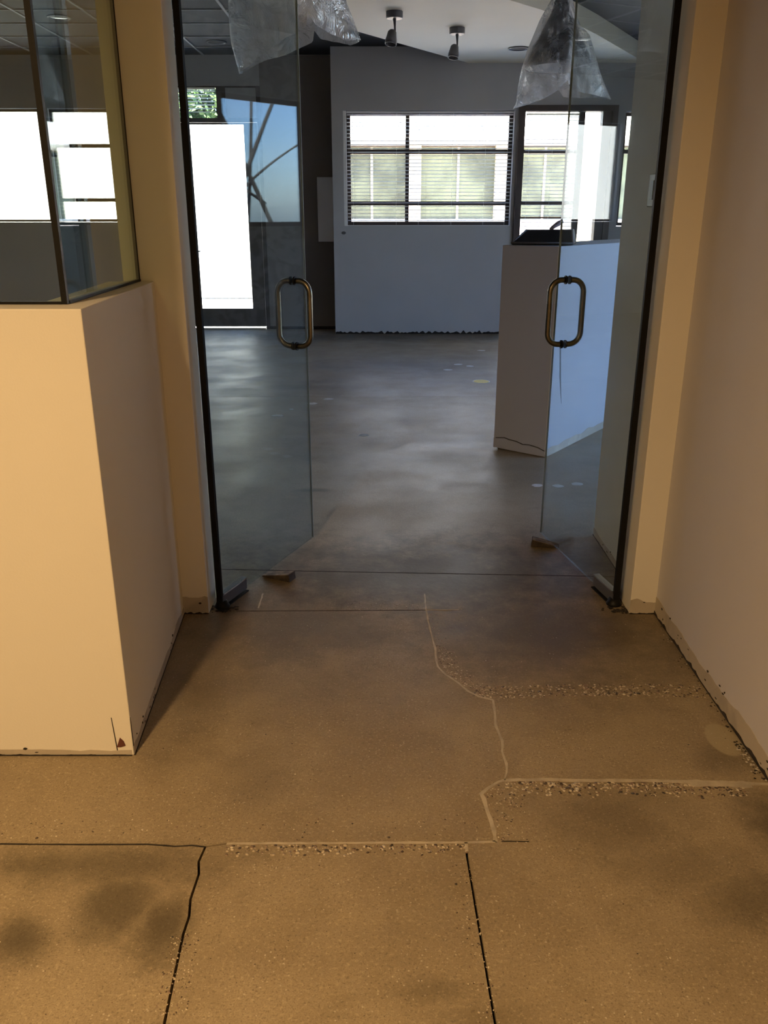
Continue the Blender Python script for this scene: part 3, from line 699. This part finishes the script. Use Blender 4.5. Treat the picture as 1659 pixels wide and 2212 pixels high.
MB().box(-2.62, -1.855, 12.10, 12.108, .27, 2.675).build('glass_pane', 'winglass', d4)
MB().box(-2.89, -2.2, 12.10, 12.108, 2.73, 3.11).build('transom_pane', 'winglass', d4)
MB().box(-2.9, -1.69, 12.03, 12.20, .001, .016).build('threshold', 'chrome', d4)
MB().tube([(-2.66, 12.08, 1.06), (-2.66, 12.03, 1.06), (-2.56, 12.02, 1.06), (-2.54, 12.02, 1.06)], .009, 8).build('lever_handle', 'steel', d4, smooth=True)
# wall box on the recessed wall
eb = MB().box(-.895, -.668, 11.90, 12.028, 1.19, 2.008).box(-.885, -.668, 11.894, 11.90, 1.20, 1.998).build('wall_cabinet', 'pale', bevel=.004); tag(eb, 'tall grey-white metal box on the dark recessed wall left of the wide window', 'cabinet')

# ---------------------------------------------------------------- island half wall
N0 = Vector((1.072, 5.30)); U = Vector((.585, .811)).normalized(); V = Vector((-U.y, U.x)); Wd = .392; Ln = 2.3
P = [N0, N0 + U * Ln, N0 + U * Ln + V * Wd, N0 + V * Wd]
il = empty('half_wall_island', (N0.x, N0.y, 0)); tag(il, 'white freestanding half wall with a torn base in the room beyond the doors', 'half wall'); bpy.context.view_layer.update()
MB().prism([tuple(p) for p in P], .03, 1.335).build('wall_body', 'island', il, bevel=.003)
inn = [N0 + U * .02 + V * .02, N0 + U * (Ln - .02) + V * .02, N0 + U * (Ln - .02) + V * (Wd - .02), N0 + U * .02 + V * (Wd - .02)]
MB().prism([tuple(p) for p in inn], 0.0005, .03).build('recessed_base', 'gap', il)
MB().box(-.006, .006, -.006, .006, .02, 1.334, Matrix.Translation((N0.x, N0.y, 0)) @ Matrix.Rotation(atan2(U.y, U.x), 4, 'Z')).build('corner_bead', 'white', il)
o = N0 + V * Wd
MB().vprism([(0, .012), (.25, .006), (.39, .004), (.39, .035), (.33, .055), (.27, .062), (.22, .058), (.17, .072), (.12, .075), (.08, .085), (.03, .078), (0, .08)], (o.x, o.y, 0), (-V.x, -V.y, 0), (-U.x, -U.y, 0), .003).build('torn_board', 'island', il)
mb = MB(); rs = random.Random(5)
cr = [(.015, .082), (.08, .092), (.12, .084), (.17, .080), (.22, .066), (.27, .070), (.33, .062), (.38, .045)]
pts = cr + [(a, z - .004) for a, z in cr[::-1]]
MB().vprism(pts, (o.x, o.y, 0), (-V.x, -V.y, 0), (-U.x, -U.y, 0), .0035).build('tear_line', 'gap', il)
pts = [(Ln * i / 60, .055 + .02 * noise.noise(Vector((i * .3, 4, 0)))) for i in range(61)]
MB().vprism([(0, .003), (Ln, .003)] + pts[::-1], (N0.x, N0.y, 0), (U.x, U.y, 0), (-V.x, -V.y, 0), .002).build('torn_board', 'scar', il)
# grey scuff on the lit face
MB().vprism([(.10, .72), (.12, .71), (.155, .50), (.19, .33), (.165, .40), (.13, .52)], (N0.x, N0.y, 0), (U.x, U.y, 0), (-V.x, -V.y, 0), .0012).build('scuff_mark', 'fixture', il)
# black tray with a tool in it, lying on the island
tc = N0 + V * .20 + U * .20
tr = empty('plastic_tray', (tc.x, tc.y, 1.3355), radians(-12)); tag(tr, 'black plastic tray lying on the front end of the white half wall', 'tray'); bpy.context.view_layer.update()
def traymesh():
    mb = MB(); a, b_, H = .185, .13, .085
    lo = [(-a, -b_), (a, -b_), (a, b_), (-a, b_)]; k = .72
    rings = [([(x, y) for x, y in lo], .0), ([(x * 1.0, y * 1.0) for x, y in lo], .012), ([(x * k, y * k + .02) for x, y in lo], H), ([(x * (k - .05), y * (k - .06) + .02) for x, y in lo], H + .003)]
    return rings
# inverted-looking deep tray: splayed rim at the bottom, open dark mouth toward the doors
mb = MB(); R0 = [(-.20, -.12, .002), (.18, -.12, .002), (.20, .13, .002), (-.20, .13, .002)]; R1 = [(-.20, -.12, .014), (.18, -.12, .014), (.20, .13, .014), (-.20, .13, .014)]
R2 = [(-.115, .02, .090), (.17, .02, .092), (.185, .13, .094), (-.13, .13, .092)]
mb.add(R0 + R1 + R2, [(0, 1, 5, 4), (1, 2, 6, 5), (2, 3, 7, 6), (3, 0, 4, 7), (5, 6, 10, 9), (6, 7, 11, 10), (7, 4, 8, 11), (8, 9, 10, 11), (4, 5, 9, 8), (0, 3, 2, 1)])
o_ = mb.build('tray_body', 'blackplastic', None, bevel=.01); o_.parent = tr
rim = MB().tube([(-.20, -.12, .014), (.18, -.12, .014), (.18, -.12, .014)], .006, 8).tube([(-.20, -.12, .014), (-.115, .02, .090)], .005, 8).build('rim', 'fixture', None, smooth=True); rim.parent = tr
rim2 = MB().tube([(.18, -.12, .014), (.17, .02, .092)], .007, 8).build('rim', 'handlegrey', None, smooth=True); rim2.parent = tr
hp = [(.03, .09, .085), (.055, .10, .105), (.08, .11, .122), (.105, .12, .136)]
tl = empty('hand_tool', (tc.x, tc.y, 1.3355 + .085), radians(-12)); tag(tl, 'mauve-grey tool handle sticking up from the black tray', 'tool')
tp = MB().tube([(x, y, z - .078) for x, y, z in hp], [.010, .013, .016, .013], 12).build('grip', 'handlegrey', None, smooth=True); tp.parent = tl
tp = MB().lathe([(0, 0), (.006, 0), (.006, .003), (0, .003)], (.098, .112, .066), 10).build('hang_hole', 'blackplastic', None); tp.parent = tl

# ---------------------------------------------------------------- pendant lamps in plastic bags
def pendant(name, x, y, rim, label, top):
    o = empty(name, (x, y, rim)); tag(o, label, 'lamp', 'hanging lamps wrapped in plastic'); bpy.context.view_layer.update()
    pr = [(.25, 0), (.249, .012), (.240, .05), (.222, .10), (.198, .145), (.165, .20), (.125, .27), (.085, .35), (.055, .43), (.04, .50), (.035, .56), (0, .565)]
    MB().lathe(pr, (x, y, rim), 40).build('lamp_shade', 'shade', o, smooth=True)
    pi_ = [(r - .006, z + .003) for r, z in pr[:-2]] + [(0, .50)]
    MB().lathe(pi_, (x, y, rim), 40).build('shade_lining', 'shadein', o, smooth=True)
    MB().tube([(x, y, rim + .56), (x, y, top)], .006, 8).build('cord', 'black', o)
    return o
pendant('pendant_lamp', 1.326, 7.1, 2.573, 'black dome hanging lamp in a plastic bag behind the right glass door', CE - .001)
pendant('pendant_lamp', -.45, 4.6, 2.66, 'black dome hanging lamp hidden in the plastic bag at the top left', CE - .001)
def interp(tab, x):
    tab = sorted(tab)
    if x <= tab[0][0]: return tab[0][1]
    for (a, p), (b_, q_) in zip(tab, tab[1:]):
        if x <= b_: return p + (q_ - p) * (x - a) / (b_ - a)
    return tab[-1][1]
def bag(name, cy_, ztop, Lt, Rt, hem, ry, label, seed):
    mb = MB(); NS, NT = 64, 48
    for side in (-1, 1):
        base = len(mb.v)
        for j in range(NT + 1):
            t = j / NT
            for i in range(NS + 1):
                s = i / NS; hz = interp(hem, s)
                if side > 0: hz += .012 * sin(s * 9)
                z = ztop + (hz - ztop) * t
                l_, r_ = interp(Lt, z), interp(Rt, z)
                x = l_ + (r_ - l_) * s
                d = interp(ry, z) * max(0, sin(pi * s)) ** .55
                e = sin(pi * s) ** .4 if 0 < s < 1 else 0
                pv = Vector((x * 5, z * 1.6, side * 3 + seed))
                cr_ = abs(noise.noise(pv)) * .05 + abs(noise.noise(pv * 2.3)) * .045 + abs(noise.noise(pv * 5)) * .018 + (1 + sin(s * 34 + 4 * noise.noise(pv * .7))) * .006 * min(1, (ztop - z) * 2)
                y = cy_ + side * (d + cr_ * e)
                mb.v.append((x, y, z))
        for j in range(NT):
            for i in range(NS):
                a = base + j * (NS + 1) + i; mb.f.append((a, a + 1, a + NS + 2, a + NS + 1))
    o = mb.build(name, 'film', None, smooth=True); tag(o, label, 'bag', 'plastic bags over the hanging lamps'); return o
bag('plastic_bag', 7.1, 3.14, [(3.2, 1.29), (3.1, 1.262), (3.029, 1.245), (2.9, 1.17), (2.692, 1.085), (2.57, 1.05), (2.45, 1.03), (2.33, 1.02), (2.295, 1.0)],
    [(3.2, 1.36), (3.1, 1.38), (2.95, 1.43), (2.85, 1.475), (2.79, 1.55), (2.56, 1.64), (2.45, 1.70), (2.36, 1.755)],
    [(0, 2.295), (.12, 2.315), (.3, 2.37), (.46, 2.44), (.52, 2.465), (.545, 2.41), (.7, 2.385), (.85, 2.372), (1, 2.355)],
    [(2.29, .06), (2.45, .16), (2.573, .275), (2.7, .245), (2.9, .14), (3.14, .05)], 'clear plastic bag with a notched hem over the lamp behind the right glass door', 1)
bag('plastic_bag', 4.6, 3.25, [(3.25, -.49), (3.1, -.52), (2.9, -.66), (2.66, -.75), (2.4, -.755), (2.313, -.752), (2.171, -.718)],
    [(3.25, -.41), (3.1, -.38), (2.9, -.26), (2.66, -.185), (2.49, -.185), (2.373, -.134), (2.317, -.112), (2.303, -.13)],
    [(0, 2.171), (.08, 2.19), (.25, 2.245), (.5, 2.315), (.62, 2.345), (.655, 2.40), (.69, 2.35), (.78, 2.325), (.92, 2.300), (1, 2.317)],
    [(2.17, .05), (2.4, .17), (2.66, .275), (2.8, .24), (3.0, .13), (3.25, .04)], 'clear plastic bag hanging at the top behind the left glass door', 5)

# ---------------------------------------------------------------- passage lamp (above the viewer) and an added fill lamp behind
def ceiling_lamp(x, y, e, label, size=.22, colr=(1, .66, .31)):
    o = empty('ceiling_lamp', (x, y, 2.75)); tag(o, label, 'lamp'); bpy.context.view_layer.update()
    MB().lathe([(.10, -.001), (.13, -.003), (.13, -.012), (.10, -.014), (.098, -.001)], (x, y, 2.75), 28).build('trim_ring', 'white', o, smooth=True)
    MB().lathe([(.0, -.004), (.10, -.004), (.10, -.002), (0, -.002)], (x, y, 2.75), 28).build('lens', 'lens', o)
    d = bpy.data.lights.new('lamp_light', 'AREA'); d.shape = 'DISK'; d.size = size; d.energy = e; d.color = colr; d.spread = radians(162)
    q = bpy.data.objects.new('lamp_light', d); COL.objects.link(q); q.location = (x, y, 2.73)
ceiling_lamp(-1.12, -.1, 78, 'warm recessed ceiling lamp left of the viewer')
ceiling_lamp(-1.35, -1.6, 38, 'added warm fill lamp behind the viewer')  # added fill light, no fixture known there

# ---------------------------------------------------------------- outside
og = MB().box(-60, 60, 12.4, 80, -.25, -.12).build('ground_outside', 'outground'); struct(og, 'pale paving outside the windows', 'ground')
ag = MB().box(5.35, 60, -30, 12.4, -.25, -.12).build('ground_side', 'unseen_ground'); struct(ag, 'unseen ground outside the right wall, darkened to cut warm bounce', 'ground')
sh = MB().box(-7.3, 5.35, -4, 12.3, 3.62, 3.75).build('roof', 'beige'); struct(sh, 'flat roof over the rooms', 'roof')
fb = empty('building', (4, 20, 0)); tag(fb, 'pale building across the yard seen through the blinds', 'building'); bpy.context.view_layer.update()
MB().box(-1.5, 14, 20.3, 26, -.1, 5.2).build('wall', 'pink', fb)
MB().box(-1.5, 14, 18.7, 20.3, 3.02, 5.2).build('fascia', 'stucco', fb)
MB().box(-1.5, 14, 20.1, 20.3, -.1, 1.42).build('base_wall', 'pink', fb)
x = -1.4
for k in range(7):
    MB().box(x, x + .28, 20.0, 20.3, -.1, 3.02).build('column', 'beige', fb)
    MB().box(x + .28, x + 1.95, 20.22, 20.28, 1.46, 2.98).build('window', 'farglass', fb)
    MB().box(x + .28, x + 1.95, 20.18, 20.3, 1.42, 1.47).build('sill', 'stucco', fb)
    MB().box(x + 1.1, x + 1.15, 20.18, 20.25, 1.47, 2.98).build('mullion', 'beige', fb)
    x += 1.95
gw = MB().box(-5.3, -1.7, 18.0, 18.2, -.1, 3.25).box(-30, -5.3, 17.95, 18.25, -.1, 3.7).build('garden_wall', 'gardenwall'); tag(gw, 'sunlit bright wall outside the left back door', 'wall')
def foliage(name, c, r, n, seed, label, leaf=.11, mat='leaf'):
    rs = random.Random(seed); mb = MB()
    o = empty(name, (c[0], c[1], 0)); tag(o, label, 'tree'); bpy.context.view_layer.update()
    for _ in range(n):
        v = Vector((rs.gauss(0, 1), rs.gauss(0, 1), rs.gauss(0, 1))).normalized() * rs.random() ** .4
        p = Vector((c[0] + v.x * r[0], c[1] + v.y * r[1], c[2] + v.z * r[2])); a = Vector((rs.gauss(0, 1), rs.gauss(0, 1), rs.gauss(0, 1))).normalized(); b_ = a.orthogonal().normalized()
        s = leaf * rs.uniform(.6, 1.4); mb.add([p - a * s, p + b_ * s * .45, p + a * s, p - b_ * s * .45], [(0, 1, 2, 3)])
    f = mb.build('crown', mat, o); f['kind'] = 'stuff'
    return o
t1 = foliage('garden_tree', (-5.2, 21.5, 4.6), (3.4, 1.5, 2.4), 14000, 1, 'green tree above the white wall outside the left back door')
MB().tube([(-5.2, 21.5, -.1), (-5.1, 21.5, 1.5), (-5.3, 21.5, 4.5)], [.22, .18, .1], 8).build('trunk', 'bark', t1, smooth=True)
t2 = empty('bare_tree', (7.4, 9.3, 0)); tag(t2, 'dark leaning bare branches outside the right window, mirrored in the left glass door', 'tree'); bpy.context.view_layer.update()
for i, (a, b_, c, r) in enumerate([((7.2, 8.2, -.1), (7.3, 8.9, 1.6), (7.4, 10.2, 3.6), .05), ((7.2, 10.4, -.1), (7.3, 9.6, 1.7), (7.2, 8.5, 3.4), .045), ((7.3, 9.0, .0), (7.4, 9.5, 1.9), (7.6, 9.7, 4.0), .035),
                                 ((7.3, 8.9, 1.6), (7.3, 9.3, 2.1), (7.3, 10.6, 2.7), .025), ((7.3, 9.6, 1.7), (7.2, 9.0, 2.0), (7.1, 8.2, 2.2), .025)]):
    pts = [Vector(a).lerp(Vector(b_), t) .lerp(Vector(b_).lerp(Vector(c), t), t) for t in [k / 10 for k in range(11)]]
    MB().tube(pts, [r * (1 - .5 * k / 10) for k in range(11)], 8).build('branch', 'bark', t2, smooth=True)
